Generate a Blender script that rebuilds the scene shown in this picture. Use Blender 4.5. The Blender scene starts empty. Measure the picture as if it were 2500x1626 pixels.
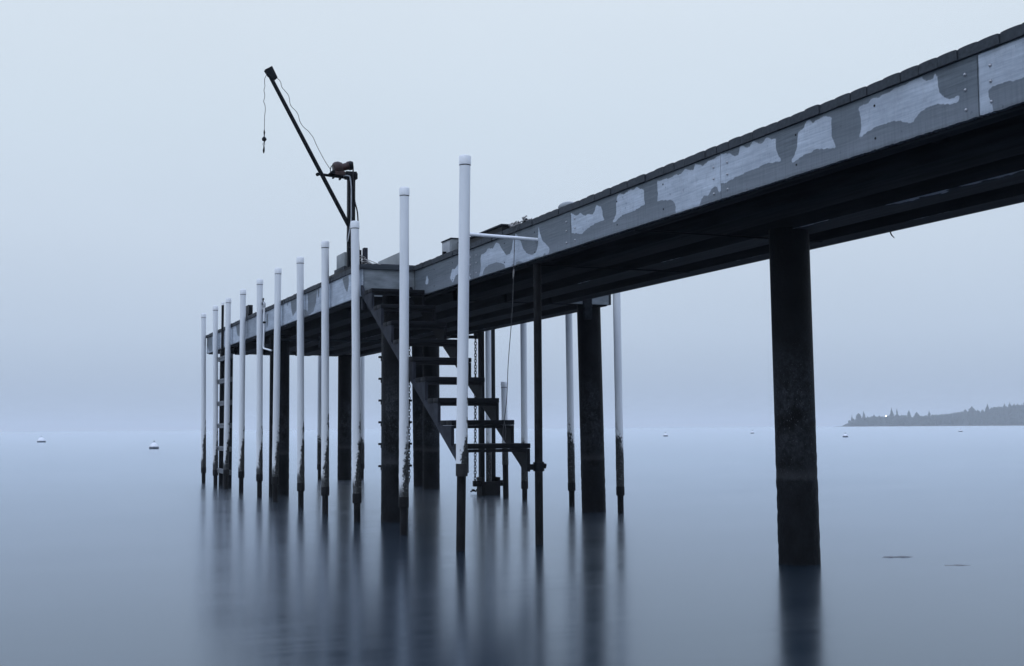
import bpy, bmesh, math, random
import numpy as np
from mathutils import Vector, Matrix
random.seed(7); rng = np.random.RandomState(5)
SC = bpy.context.scene
COL = SC.collection

# ------------------------------------------------------------------ camera
# world frame: X across the pier, Y out along the pier, Z up, water at Z = 0
CAMH = 1.6
FOC = 3000.0                       # focal length in photo pixels (photo 2500 wide)
def cam_basis(xv=0.0, yv=1052.5, roll=0.0065):
    d = np.array([xv-1250, -(yv-813), FOC], float)
    e = np.array([math.cos(roll), math.sin(roll), 0.0])
    up = np.cross(d, e); up /= np.linalg.norm(up)
    if up[1] < 0: up = -up
    Y = d/np.linalg.norm(d)
    X = np.cross(up, Y)
    if X[0] < 0: X = -X
    return np.array([X, Y, up])
RB = cam_basis()
CAM = np.array([0.0, 0.0, CAMH])
cd = bpy.data.cameras.new('camera'); cam = bpy.data.objects.new('camera', cd); COL.objects.link(cam)
cam.matrix_world = Matrix([[RB[i][0], RB[i][1], -RB[i][2], CAM[i]] for i in range(3)] + [[0, 0, 0, 1]])
cd.sensor_width = 36.0; cd.lens = FOC/2500*36.0; cd.clip_start = 0.1; cd.clip_end = 30000
SC.camera = cam
def ray(x, y): return RB @ np.array([x-1250, -(y-813), FOC], float)
def at(x, y, ax, val):             # point of the photo on the plane axis = val
    r = ray(x, y); t = (val-CAM[ax])/r[ax]; return CAM+t*r

# ------------------------------------------------------------------ sky and light
W = bpy.data.worlds.new('World'); SC.world = W; W.use_nodes = True
nt = W.node_tree; nt.nodes.clear()
SUN_EL, SUN_AZ = math.radians(42), math.radians(-125)     # behind-left of the camera, veiled by cloud
def N(t, ty, **kw):
    n = t.nodes.new(ty)
    for k, v in kw.items(): setattr(n, k, v)
    return n
tc = N(nt, 'ShaderNodeTexCoord'); sx = N(nt, 'ShaderNodeSeparateXYZ')
nt.links.new(tc.outputs['Generated'], sx.inputs[0])
ramp = N(nt, 'ShaderNodeValToRGB'); nt.links.new(sx.outputs['Z'], ramp.inputs[0])
def lin(c): return tuple(((v/255)/12.92 if v/255 <= .04045 else ((v/255+.055)/1.055)**2.4) for v in c)+(1,)
els = [(0.0, (171, 188, 211)), (0.03, (174, 191, 213)), (0.075, (190, 206, 226)), (0.15, (203, 217, 233)), (0.24, (211, 225, 238)), (0.34, (220, 232, 243)), (0.6, (.88, 1.04, 1.42)), (1.0, (1.10, 1.34, 1.95))]
while len(ramp.color_ramp.elements) < len(els): ramp.color_ramp.elements.new(0.5)
for e, (p, c) in zip(ramp.color_ramp.elements, els): e.position = p; e.color = lin(c) if c[0] > 2 else tuple(c)+(1,)   # cloud is brightest overhead
sky = N(nt, 'ShaderNodeTexSky', sky_type='NISHITA', sun_disc=False)
sky.sun_elevation = SUN_EL; sky.sun_rotation = SUN_AZ; sky.air_density = 1.0; sky.dust_density = 4.0
sm = N(nt, 'ShaderNodeMix', data_type='RGBA', blend_type='MULTIPLY'); sm.inputs[0].default_value = 1
nt.links.new(sky.outputs[0], sm.inputs[6]); sm.inputs[7].default_value = (.09, .09, .09, 1)
mx = N(nt, 'ShaderNodeMix', data_type='RGBA'); mx.inputs[0].default_value = 0.94     # thick even cloud over the clear sky
nt.links.new(sm.outputs[2], mx.inputs[6])
cn = N(nt, 'ShaderNodeTexNoise'); cn.inputs['Scale'].default_value = 1.6; cn.inputs['Detail'].default_value = 3
cmp_ = N(nt, 'ShaderNodeMapping'); cmp_.inputs['Scale'].default_value = (1, 1, 2.5)
nt.links.new(tc.outputs['Generated'], cmp_.inputs[0]); nt.links.new(cmp_.outputs[0], cn.inputs['Vector'])
cr = N(nt, 'ShaderNodeMapRange'); cr.inputs[1].default_value = .3; cr.inputs[2].default_value = .7; cr.inputs[3].default_value = .975; cr.inputs[4].default_value = 1.025
nt.links.new(cn.outputs['Fac'], cr.inputs[0])
cm2 = N(nt, 'ShaderNodeVectorMath', operation='SCALE'); nt.links.new(ramp.outputs[0], cm2.inputs[0]); nt.links.new(cr.outputs[0], cm2.inputs['Scale'])
nt.links.new(cm2.outputs[0], mx.inputs[7])
bg = N(nt, 'ShaderNodeBackground'); bg.inputs[1].default_value = 1.0
nt.links.new(mx.outputs[2], bg.inputs[0])
out = N(nt, 'ShaderNodeOutputWorld'); nt.links.new(bg.outputs[0], out.inputs[0])
sd = bpy.data.lights.new('sun', 'SUN'); sd.energy = 0.5; sd.angle = math.radians(40); sd.color = (0.86, 0.93, 1.0)
so = bpy.data.objects.new('sun', sd); COL.objects.link(so)
sdir = Vector((math.sin(SUN_AZ)*math.cos(SUN_EL), math.cos(SUN_AZ)*math.cos(SUN_EL), math.sin(SUN_EL)))
so.rotation_euler = sdir.to_track_quat('Z', 'Y').to_euler()
vs = SC.view_settings; SC.display_settings.display_device = 'sRGB'
vs.view_transform = 'Standard'; vs.look = 'None'; vs.exposure = 0; vs.gamma = 1
SC.cycles.use_denoising = True
SC.cycles.volume_bounces = 2
SC.cycles.max_bounces = 8

# ------------------------------------------------------------------ materials
def mat(name, rough=.7, spec=.3, metal=0):
    m = bpy.data.materials.new(name); m.use_nodes = True; t = m.node_tree
    b = t.nodes['Principled BSDF']; b.inputs['Roughness'].default_value = rough
    b.inputs['Specular IOR Level'].default_value = spec; b.inputs['Metallic'].default_value = metal
    return m, t, b
def pos(t): return N(t, 'ShaderNodeNewGeometry').outputs['Position']
def mapped(t, scale, src=None):
    mp = N(t, 'ShaderNodeMapping'); mp.inputs['Scale'].default_value = scale
    t.links.new(src if src else pos(t), mp.inputs[0]); return mp.outputs[0]
def noise(t, vec, scale, detail=4, rough=.55):
    n = N(t, 'ShaderNodeTexNoise'); n.inputs['Scale'].default_value = scale
    n.inputs['Detail'].default_value = detail; n.inputs['Roughness'].default_value = rough
    t.links.new(vec, n.inputs['Vector']); return n.outputs['Fac']
def mrange(t, v, a, b, c=0, d=1, smooth=False):
    n = N(t, 'ShaderNodeMapRange'); n.inputs[1].default_value = a; n.inputs[2].default_value = b
    n.inputs[3].default_value = c; n.inputs[4].default_value = d
    if smooth: n.interpolation_type = 'SMOOTHSTEP'
    t.links.new(v, n.inputs[0]); return n.outputs[0]
def math_(t, op, a, b=None, clamp=False):
    n = N(t, 'ShaderNodeMath', operation=op); n.use_clamp = clamp
    for i, v in enumerate((a, b)):
        if v is None: continue
        if isinstance(v, (int, float)): n.inputs[i].default_value = v
        else: t.links.new(v, n.inputs[i])
    return n.outputs[0]
def mix(t, f, a, b):
    n = N(t, 'ShaderNodeMix', data_type='RGBA')
    if isinstance(f, (int, float)): n.inputs[0].default_value = f
    else: t.links.new(f, n.inputs[0])
    for i, v in ((6, a), (7, b)):
        if isinstance(v, (tuple, list)): n.inputs[i].default_value = tuple(v)[:3]+(1,)
        else: t.links.new(v, n.inputs[i])
    return n.outputs[2]
def bump(t, b, h, strength=.3, dist=.01):
    n = N(t, 'ShaderNodeBump'); n.inputs['Strength'].default_value = strength; n.inputs['Distance'].default_value = dist
    t.links.new(h, n.inputs['Height']); t.links.new(n.outputs[0], b.inputs['Normal'])
def sep(t, v):
    n = N(t, 'ShaderNodeSeparateXYZ'); t.links.new(v, n.inputs[0]); return n.outputs
def simple(name, c1, c2, scale=(6, 6, 6), rough=.7, spec=.3, metal=0, bs=.2, det=5):
    m, t, b = mat(name, rough, spec, metal)
    f = noise(t, mapped(t, scale), 1, det)
    t.links.new(mix(t, mrange(t, f, .3, .7), c1, c2), b.inputs['Base Color'])
    if bs: bump(t, b, f, bs, .008)
    return m
# silvered fascia timber: dry, pale wood with dark rain-soaked patches (vertex attribute 'wet')
def fascia_mat():
    m, t, b = mat('silvered_timber', .8, .2)
    a = N(t, 'ShaderNodeAttribute', attribute_name='wet').outputs['Fac']
    g1 = noise(t, mapped(t, (3, 2.2, 60)), 1, 6, .6)          # long grain
    g2 = noise(t, mapped(t, (5, 38, 3)), 1, 4, .6)            # fine runs down the face
    g3 = noise(t, mapped(t, (2, 1.3, 4)), 1, 5, .6)           # cloudy weathering
    edge = math_(t, 'ADD', a, math_(t, 'MULTIPLY', math_(t, 'SUBTRACT', noise(t, mapped(t, (46, 46, 22)), 1, 5, .7), .5), 1.0))
    w = mrange(t, edge, .26, .74, 0, .92, True)
    dry = mix(t, mrange(t, g1, .3, .7), (.31, .36, .42), (.50, .56, .63))
    dry = mix(t, mrange(t, g2, .45, .75, 0, .35), dry, (.54, .57, .63))
    dry = mix(t, mrange(t, g3, .38, .68, 0, .75), dry, (.24, .275, .32))
    dry = mix(t, mrange(t, noise(t, mapped(t, (6, 16, 9)), 1, 6, .7), .52, .72, 0, .4), dry, (.20, .23, .27))
    wet = mix(t, mrange(t, g1, .3, .7), (.046, .061, .074), (.112, .136, .156))
    wet = mix(t, mrange(t, g3, .4, .75, 0, .6), wet, (.13, .155, .18))
    wet = mix(t, mrange(t, g2, .5, .75, 0, .3), wet, (.06, .07, .08))
    zf = sep(t, pos(t))[2]
    lowz = mrange(t, math_(t, 'ADD', zf, math_(t, 'MULTIPLY', math_(t, 'SUBTRACT', g3, .5), .35)), 4.16, 3.98, 0, .40)
    wet = mix(t, lowz, wet, (.20, .225, .26))          # the soaked lower edge has dried paler
    wet = mix(t, mrange(t, g2, .35, .6, .25, 0), wet, (.04, .048, .058))
    c = mix(t, w, dry, wet)
    rim = math_(t, 'MULTIPLY', mrange(t, edge, .22, .40), mrange(t, edge, .46, .40))      # tide line left by drying
    c = mix(t, math_(t, 'MULTIPLY', rim, .30), c, (.50, .54, .62))
    # small dark knots and nail stains
    k = noise(t, mapped(t, (14, 14, 14)), 1, 2)
    c = mix(t, mrange(t, k, .70, .76, 0, .5), c, (.05, .055, .065))
    z = sep(t, pos(t))[2]
    zz = math_(t, 'ADD', z, math_(t, 'MULTIPLY', g2, .03))
    c = mix(t, mrange(t, zz, 3.965, 3.925, 0, .35), c, (.05, .055, .06))     # worn grimy lower lip
    t.links.new(c, b.inputs['Base Color'])
    t.links.new(mrange(t, w, 0, 1, .85, .5), b.inputs['Roughness'])
    bump(t, b, math_(t, 'ADD', g1, g2), .35, .004)
    return m
M = {}
M['fascia'] = fascia_mat()
M['plank'] = simple('slate_deck_board', (.015, .020, .026), (.034, .043, .053), (1.5, 26, 26), .7, .3, 0, .25)
M['beam'] = simple('dark_soaked_timber', (.008, .0095, .012), (.020, .024, .029), (14, 1.2, 14), .85, .02, 0, .2)
M['black'] = simple('black_painted_steel', (.002, .003, .005), (.006, .008, .011), (9, 9, 9), .5, .12, 0, .1)
M['steel'] = simple('galvanised_steel', (.30, .31, .33), (.42, .43, .46), (12, 12, 12), .45, .5, .6, .05)
M['rust'] = simple('rusty_red_paint', (.014, .006, .006), (.04, .014, .012), (14, 14, 14), .55, .4, 0, .2)
M['greybox'] = simple('grey_enamel', (.16, .18, .19), (.23, .25, .26), (3, 3, 3), .5, .4, 0, .05)
M['tread'] = simple('dark_wet_tread_and_shaded_stringer', (.0025, .003, .0045), (.009, .0105, .014), (2, 30, 30), .6, .10, 0, .25)  # also carries the right stair stringer's shade as colour
M['stringer'] = simple('dark_grey_stringer_timber', (.009, .011, .016), (.030, .034, .045), (16, 5, 5), .7, .12, 0, .3)
M['rung'] = simple('weathered_rung_timber', (.10, .11, .125), (.17, .185, .20), (20, 4, 30), .7, .25, 0, .2)
M['rope'] = simple('pale_weathered_rope', (.18, .18, .18), (.34, .33, .32), (60, 60, 60), .9, .1, 0, .3)
M['wire'] = simple('dull_wire', (.03, .032, .036), (.08, .085, .09), (30, 30, 30), .5, .4, .3, 0)
M['rubber'] = simple('black_rubber', (.006, .006, .008), (.014, .014, .016), (20, 20, 20), .6, .3, 0, .05)
M['conduit'] = simple('grey_conduit_plastic', (.22, .24, .26), (.34, .36, .38), (8, 8, 8), .5, .4, 0, .05)
def peel_beam():
    m, t, b = mat('dark_beam_with_pale_scars', .8, .15)
    f = noise(t, mapped(t, (14, 1.2, 14)), 1, 5)
    c = mix(t, mrange(t, f, .3, .7), (.008, .0095, .012), (.020, .024, .029))
    a = N(t, 'ShaderNodeAttribute', attribute_name='scar').outputs['Fac']
    e = math_(t, 'ADD', a, math_(t, 'MULTIPLY', math_(t, 'SUBTRACT', noise(t, mapped(t, (22, 5, 22)), 1, 5, .65), .5), 2.4))
    c = mix(t, mrange(t, e, .8, 1.1, 0, 1), c, (.26, .29, .34))
    t.links.new(c, b.inputs['Base Color']); bump(t, b, f, .2, .006); return m
M['peel'] = peel_beam()
# white PVC sleeve with fouling that thickens towards the water
def pvc(name, grow, zlow):
    m, t, b = mat(name, .42, .4)
    P = pos(t); x, y, z = sep(t, P)
    n1 = noise(t, mapped(t, (9, 9, 5)), 1, 6, .65); n2 = noise(t, mapped(t, (34, 34, 26)), 1, 5, .7)
    nrm = sep(t, N(t, 'ShaderNodeNewGeometry').outputs['Normal'])
    rnd = N(t, 'ShaderNodeObjectInfo').outputs['Random']
    side = math_(t, 'ADD', math_(t, 'MULTIPLY', nrm[0], .75*grow), math_(t, 'MULTIPLY', nrm[1], -.15))
    hz = math_(t, 'ADD', z, math_(t, 'MULTIPLY', rnd, -.25))
    lev = mrange(t, hz, .70, 2.25, .95, -.72)
    v = math_(t, 'ADD', math_(t, 'ADD', lev, side), math_(t, 'MULTIPLY', math_(t, 'SUBTRACT', n1, .5), 1.6))
    v = math_(t, 'ADD', v, math_(t, 'MULTIPLY', math_(t, 'SUBTRACT', n2, .5), 1.5))
    mask = mrange(t, v, .52, .78, 0, 1, True)
    # a scrubbed pale band about half way up the fouling
    band = math_(t, 'MULTIPLY', mrange(t, hz, 1.22, 1.30, 0, 1, True), mrange(t, hz, 1.46, 1.36, 0, 1, True))
    mask = math_(t, 'SUBTRACT', mask, math_(t, 'MULTIPLY', band, .6), True)
    low = mrange(t, math_(t, 'ADD', z, math_(t, 'MULTIPLY', n1, .3)), zlow+.1, zlow-.12, 0, 1, True)
    mask = math_(t, 'MAXIMUM', mask, math_(t, 'MULTIPLY', low, .96))
    wc = mix(t, mrange(t, noise(t, mapped(t, (10, 10, 1.5)), 1, 5), .45, .8, 0, .4), (.64, .67, .70), (.42, .46, .50))
    sp = noise(t, mapped(t, (60, 60, 45)), 1, 3)
    fc = mix(t, mrange(t, sp, .56, .66), (.014, .016, .017), (.22, .23, .25))
    fc = mix(t, mrange(t, n2, .35, .65), fc, (.02, .022, .022))
    t.links.new(mix(t, mask, wc, fc), b.inputs['Base Color'])
    t.links.new(mrange(t, mask, 0, 1, .4, .85), b.inputs['Roughness'])
    bump(t, b, math_(t, 'MULTIPLY', n2, mask), .6, .01)
    return m
M['pvc'] = pvc('white_plastic_pipe', 1.0, .86)
M['pvc_far'] = pvc('white_plastic_pipe_far_row', -.3, 1.35)
M['cap'] = simple('white_plastic_cap', (.72, .75, .78), (.80, .82, .85), (12, 12, 12), .4, .4, 0, 0)
def pile_mat(name, lo, hi, grow):
    m, t, b = mat(name, .7, .08)
    P = pos(t); x, y, z = sep(t, P)
    n1 = noise(t, mapped(t, (4, 4, 3.2)), 1, 7, .7); n2 = noise(t, mapped(t, (24, 24, 18)), 1, 6, .75)
    n3 = noise(t, mapped(t, (60, 60, 50)), 1, 3, .6)
    c = mix(t, mrange(t, n1, .3, .7), lo, hi)
    # barnacle and lichen crust: broken patches between tide marks, a thin pale ring at the high mark
    bd = math_(t, 'MULTIPLY', mrange(t, math_(t, 'ADD', z, math_(t, 'MULTIPLY', n1, -.9)), .1, 1.3, .1, 1, True), mrange(t, z, 2.9, 1.9, 0, 1, True))
    v = math_(t, 'MULTIPLY', bd, math_(t, 'MULTIPLY', mrange(t, n1, .40, .56), mrange(t, n2, .38, .60)))
    c = mix(t, math_(t, 'MULTIPLY', v, grow), c, (.040, .046, .054))
    zz = math_(t, 'ADD', z, math_(t, 'MULTIPLY', n2, .12))
    ring = math_(t, 'MULTIPLY', mrange(t, zz, 1.02, 1.06, 0, 1), mrange(t, zz, 1.20, 1.10, 0, 1))
    c = mix(t, math_(t, 'MULTIPLY', ring, .45*grow), c, (.05, .055, .062))
    fl = math_(t, 'MULTIPLY', bd, mrange(t, n3, .62, .70))
    c = mix(t, math_(t, 'MULTIPLY', fl, .8*grow), c, (.12, .13, .145))
    t.links.new(c, b.inputs['Base Color']); bump(t, b, n2, .7, .025)
    t.links.new(mrange(t, v, 0, 1, .55, .95), b.inputs['Roughness'])
    return m
M['pile'] = pile_mat('tarred_steel_pile', (.0015, .002, .003), (.006, .0075, .010), .85)
M['fouled'] = pile_mat('fouled_iron_pipe', (.003, .0035, .0045), (.014, .015, .017), .35)
M['wall'] = simple('grey_front_timber', (.12, .14, .155), (.24, .27, .295), (3, 9, 9), .8, .2, 0, .3, 7)

# ------------------------------------------------------------------ mesh helpers
class MB:
    def __init__(s): s.v = []; s.f = []
    def add(s, v, f):
        o = len(s.v); s.v += [tuple(map(float, p)) for p in v]; s.f += [tuple(i+o for i in q) for q in f]; return s
    def box(s, x0, x1, y0, y1, z0, z1, mtx=None):
        v = [(x, y, z) for z in (z0, z1) for y in (y0, y1) for x in (x0, x1)]
        if mtx is not None: v = [tuple(mtx @ Vector(p)) for p in v]
        return s.add(v, [(0, 2, 3, 1), (4, 5, 7, 6), (0, 1, 5, 4), (2, 6, 7, 3), (0, 4, 6, 2), (1, 3, 7, 5)])
    def tube(s, pts, r, n=10, caps=True):
        pts = [Vector(p) for p in pts]; rs = r if isinstance(r, (list, tuple)) else [r]*len(pts)
        v = []; f = []; prev = None
        for i, p in enumerate(pts):
            d = (pts[min(i+1, len(pts)-1)]-pts[max(i-1, 0)])
            if d.length < 1e-9: d = Vector((0, 0, 1))
            d.normalize()
            if prev is None:
                a = d.orthogonal().normalized()
            else:
                a = (prev-d*prev.dot(d)).normalized()
            prev = a; b = d.cross(a)
            for k in range(n):
                t = 2*math.pi*k/n; v.append(p+(a*math.cos(t)+b*math.sin(t))*rs[i])
        for i in range(len(pts)-1):
            for k in range(n):
                f.append((i*n+k, i*n+(k+1) % n, (i+1)*n+(k+1) % n, (i+1)*n+k))
        if caps:
            f.append(tuple(range(n))[::-1]); f.append(tuple((len(pts)-1)*n+k for k in range(n)))
        return s.add(v, f)
    def prism(s, poly, ax, a, b):      # polygon in the two other axes, extruded along ax
        def p3(u, w, h): return {0: (h, u, w), 1: (u, h, w), 2: (u, w, h)}[ax]
        n = len(poly); v = [p3(u, w, a) for u, w in poly]+[p3(u, w, b) for u, w in poly]
        return s.add(v, [tuple(range(n)), tuple(range(n, 2*n))[::-1]]+[(i, i+n, (i+1) % n+n, (i+1) % n) for i in range(n)])
    def mesh(s, name):
        me = bpy.data.meshes.new(name); me.from_pydata(s.v, [], s.f); me.update(); return me
def finish(me, bevel=0, smooth=None):
    bm = bmesh.new(); bm.from_mesh(me); bmesh.ops.recalc_face_normals(bm, faces=bm.faces)
    if bevel:
        es = [e for e in bm.edges if len(e.link_faces) == 2 and e.calc_face_angle(0) > .6]
        bmesh.ops.bevel(bm, geom=es, offset=bevel, segments=2, profile=.6, affect='EDGES', clamp_overlap=True)
    bm.to_mesh(me); bm.free()
    if smooth:
        for p in me.polygons: p.use_smooth = True
        me.set_sharp_from_angle(angle=math.radians(smooth))
    return me
def link(name, me, m, parent=None, loc=None):
    o = bpy.data.objects.new(name, me); COL.objects.link(o)
    if m is not None: me.materials.append(m)
    if parent is not None: o.parent = parent
    if loc is not None: o.location = loc
    return o
def obj(name, mb, m, parent=None, bevel=0, smooth=35, origin=None):
    """mesh given in world coordinates; stored relative to its parent's (thing's) origin"""
    me = mb.mesh(name); finish(me, bevel, smooth)
    off = Vector((0, 0, 0))
    p = parent
    while p is not None: off += p.location; p = p.parent
    if origin is not None: loc = Vector(origin)-off; me.transform(Matrix.Translation(-Vector(origin)))
    else: loc = None; me.transform(Matrix.Translation(-off))
    return link(name, me, m, parent, loc)
def tag(o, label=None, cat=None, group=None, kind=None):
    if label: o['label'] = label
    if cat: o['category'] = cat
    if group: o['group'] = group
    if kind: o['kind'] = kind
    return o
def thing(name, loc, label, cat, group=None):
    o = bpy.data.objects.new(name, None); COL.objects.link(o); o.location = loc; o.empty_display_size = .2
    return tag(o, label, cat, group)
def copy_tree(o, parent=None):
    c = o.copy(); COL.objects.link(c); c.parent = parent
    for ch in [x for x in COL.objects if x.parent == o]: copy_tree(ch, c)
    return c

# ------------------------------------------------------------------ water
wm = bpy.data.materials.new('still_sea_water'); wm.use_nodes = True; t = wm.node_tree; t.nodes.clear()
P = pos(t)
fr = N(t, 'ShaderNodeFresnel'); fr.inputs['IOR'].default_value = 1.64
gl = N(t, 'ShaderNodeBsdfGlossy', distribution='MULTI_GGX'); gl.inputs['Color'].default_value = (.805, .865, .945, 1)
swell = math_(t, 'ADD', noise(t, mapped(t, (.16, .5, .5)), 1, 4), math_(t, 'MULTIPLY', math_(t, 'SUBTRACT', noise(t, mapped(t, (.7, 5.0, 1)), 1, 4), .5), .9))
t.links.new(mrange(t, swell, .2, .8, .165, .225), gl.inputs['Roughness'])
df = N(t, 'ShaderNodeBsdfDiffuse')
t.links.new(mix(t, noise(t, mapped(t, (.35, .35, .35)), 1, 3), (.002, .010, .020), (.003, .013, .024)), df.inputs['Color'])
mxs = N(t, 'ShaderNodeMixShader'); t.links.new(fr.outputs[0], mxs.inputs[0]); t.links.new(df.outputs[0], mxs.inputs[1]); t.links.new(gl.outputs[0], mxs.inputs[2])
wo = N(t, 'ShaderNodeOutputMaterial'); t.links.new(mxs.outputs[0], wo.inputs['Surface'])
S = 14000.0
mb = MB(); mb.add([(-S, -400, 0), (S, -400, 0), (S, S, 0), (-S, S, 0)], [(0, 1, 2, 3)])
tag(obj('water', mb, wm, smooth=None), kind='structure')

# ------------------------------------------------------------------ pier
XW, XW2 = 6.75, 9.78             # walkway: near and far side
XP, XP2 = 5.78, 10.66            # platform at its end
Y0, YF, YE = 4.2, 20.72, 38.2    # near end (out of frame), platform front, platform end
ZB, ZF, ZT = 3.915, 4.39, 4.475  # fascia bottom, fascia top, deck top
pier = thing('pier', (8.2, YF, 0), 'long timber pier on tarred piles, its walkway opening into a wider platform', 'pier')
def wet_field(Y, Z, polys, base):
    w = np.full(Y.shape, float(base))
    for poly, val in polys:
        px = np.array([p[0] for p in poly]); pz = np.array([p[1] for p in poly])
        if px.max() < Y.min() or px.min() > Y.max(): continue
        ins = np.zeros(Y.shape, bool); j = len(poly)-1
        for i in range(len(poly)):
            c = ((pz[i] > Z) != (pz[j] > Z)) & (Y < (px[j]-px[i])*(Z-pz[i])/(pz[j]-pz[i]+1e-12)+px[i])
            ins ^= c; j = i
        w[ins] = val
    for _ in range(2):
        w[1:-1, 1:-1] = (w[1:-1, 1:-1]*2+w[:-2, 1:-1]+w[2:, 1:-1]+w[1:-1, :-2]+w[1:-1, 2:])/6
    return w
def panel(name, x, y0, y1, polys, base, step, parent, thick=.045):
    ny = max(2, int((y1-y0)/step)); nz = max(2, int((ZF-ZB)/step))
    ys = np.linspace(y0, y1, ny+1); zs = np.linspace(ZB, ZF, nz+1)
    Yg, Zg = np.meshgrid(ys, zs, indexing='ij')
    w = wet_field(Yg, Zg, polys, base)
    # lightly ragged lower edge
    Zo = Zg.copy(); Zo[:, 0] += rng.uniform(-.004, .006, ny+1)
    mb = MB()
    v = [(x, Yg[i, j], Zo[i, j]) for i in range(ny+1) for j in range(nz+1)]
    f = [(i*(nz+1)+j, i*(nz+1)+j+1, (i+1)*(nz+1)+j+1, (i+1)*(nz+1)+j) for i in range(ny) for j in range(nz)]
    rim = [i*(nz+1) for i in range(ny+1)]+[ny*(nz+1)+j for j in range(1, nz+1)]+[i*(nz+1)+nz for i in range(ny-1, -1, -1)]+[j for j in range(nz-1, 0, -1)]
    o = len(v); v += [(x+thick, v[k][1], v[k][2]) for k in rim]; m_ = len(rim)
    f += [(rim[k], rim[(k+1) % m_], o+(k+1) % m_, o+k) for k in range(m_)]
    mb.add(v, f); me = mb.mesh(name); finish(me)
    at_ = me.attributes.new('wet', 'FLOAT', 'POINT')
    vals = np.concatenate([w.ravel(), np.full(m_, .8)]).astype(np.float32)
    at_.data.foreach_set('value', vals)
    off = parent.location
    me.transform(Matrix.Translation(-off))
    return link(name, me, M['fascia'], parent)
def cv(pts, s, ox, oy, x):          # traced outline of a stain -> (Y, Z) on the board's face
    r = []
    for a, b_ in pts:
        p = at(ox+a/s, oy+b_/s, 0, x); r.append((p[1], p[2]))
    return r
D = []
def dry(pts, s, ox, oy): D.append((cv(pts, s, ox, oy, XW), 0.0))
dry([(1322,225),(1629,110),(1700,90),(1700,350),(1629,375),(1500,412),(1420,438),(1390,460),(1400,520),(1420,560),(1425,605),(1335,635)], 2.715,1900,50)
dry([(530,570),(600,545),(620,515),(660,512),(740,470),(830,425),(950,372),(965,395),(1000,400),(1030,380),(1030,350),(1048,345),(1055,400),(1065,470),(1100,510),(1140,525),(1170,510),(1195,488),(1208,515),(1195,535),(1140,555),(1060,552),(990,575),(930,615),(890,680),(860,680),(800,662),(740,672),(650,705),(590,735),(535,785),(548,720),(545,640)], 2.715,1900,50)
dry([(185,665),(215,660),(225,682),(255,660),(300,635),(357,640),(350,700),(355,770),(383,845),(345,848),(310,850),(260,852),(180,885),(130,920),(105,940),(80,938),(105,900),(125,840),(130,750),(150,725),(170,715)], 2.715,1900,50)
dry([(105,840),(200,830),(250,830),(275,860),(330,870),(360,850),(380,740),(430,720),(460,745),(510,745),(560,660),(600,665),(650,695),(700,680),(750,610),(800,615),(830,640),(890,620),(880,700),(885,760),(910,840),(960,910),(960,935),(860,950),(760,970),(640,1020),(480,1090),(360,1140),(270,1190),(170,1245),(115,1240)], 5.733,1740,230)
dry([(1340,425),(1400,420),(1450,395),(1520,390),(1600,340),(1680,330),(1740,250),(1800,270),(1860,270),(1890,180),(1950,190),(2000,205),(2040,170),(2110,120),(2180,110),(2190,70),(2250,50),(2262,560),(2240,600),(2210,560),(2215,520),(2165,505),(2120,550),(2080,640),(2020,640),(1980,680),(1950,780),(1700,860),(1605,890),(1605,800),(1580,730),(1540,700),(1460,708),(1380,705),(1335,720),(1345,640)], 5.95,1380,370)
dry([(770,620),(800,610),(850,630),(880,600),(940,550),(990,565),(1040,510),(1090,540),(1140,555),(1145,620),(1145,700),(1160,765),(1100,800),(1000,860),(900,900),(820,930),(760,985),(720,1030),(680,1020),(710,980),(740,900),(740,780),(745,690)], 5.95,1380,370)
dry([(80,890),(150,930),(190,920),(220,885),(250,920),(290,935),(340,905),(400,920),(430,850),(450,780),(520,800),(540,860),(545,940),(570,990),(480,1025),(400,1065),(330,1110),(280,1155),(240,1200),(160,1185),(95,1190)], 5.95,1380,370)
dry([(1635,185),(1650,280),(1690,400),(1740,450),(1795,510),(1785,580),(1760,610),(1720,580),(1690,640),(1640,630),(1600,640),(1540,680),(1420,730),(1400,710),(1360,700),(1310,715),(1300,770),(1260,740),(1240,770),(1150,805),(1140,745),(1090,725),(1020,715),(940,740),(870,780),(830,850),(820,910),(770,930),(790,850),(800,760),(790,680),(800,610),(870,570),(900,510),(970,515),(1020,430),(1060,440),(1100,520),(1170,615),(1220,590),(1250,520),(1260,420),(1290,340),(1300,290),(1340,340),(1380,420),(1410,520),(1470,590),(1540,610),(1600,570),(1625,480),(1630,300)], 5.95,1040,520)
dry([(380,815),(420,815),(470,740),(560,700),(600,860),(655,960),(620,990),(470,880),(430,910),(390,1015),(350,945)], 5.95,1040,520)
dry([(15,900),(35,970),(30,1030),(5,1040),(-10,1020)], 5.95,1040,520)
seams = [Y0, 7.045, 10.64, 14.225, 17.775, YF-.01]
for a, b_ in zip(seams[:-1], seams[1:]):
    pn = panel('fascia_panel', XW, a+.004, b_-.004, D, 1.0, .013, pier)
    # galvanised dome bolts near each butt joint and singly along the board
    for y in (a+.13, b_-.13):
        for z in (4.27, 4.15, 3.995):
            if y < 6.2 or y > 20.5: continue
            bb = MB(); bb.tube([(XW-.014, y, z), (XW-.010, y, z), (XW-.004, y, z), (XW+.002, y, z)], [.004, .010, .0135, .0135], 8)
            obj('bolt', bb, M['steel'], pn)
    for q in (.33, .64):
        y = a+(b_-a)*q
        if y < 6.2: continue
        for z in (4.29, 4.01):
            bb = MB(); bb.tube([(XW-.003, y, z), (XW+.003, y, z)], .011, 8); obj('bolt', bb, M['black'], pn)
E_ = []
def wetp(pts): E_.append((cv(pts, 5.16, 500, 580, XP), 1.0))
wetp([(1730,520),(1815,485),(1812,600),(1795,700),(1760,620)])
wetp([(1290,680),(1350,640),(1420,620),(1400,820),(1370,930),(1300,990),(1300,800)])
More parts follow.
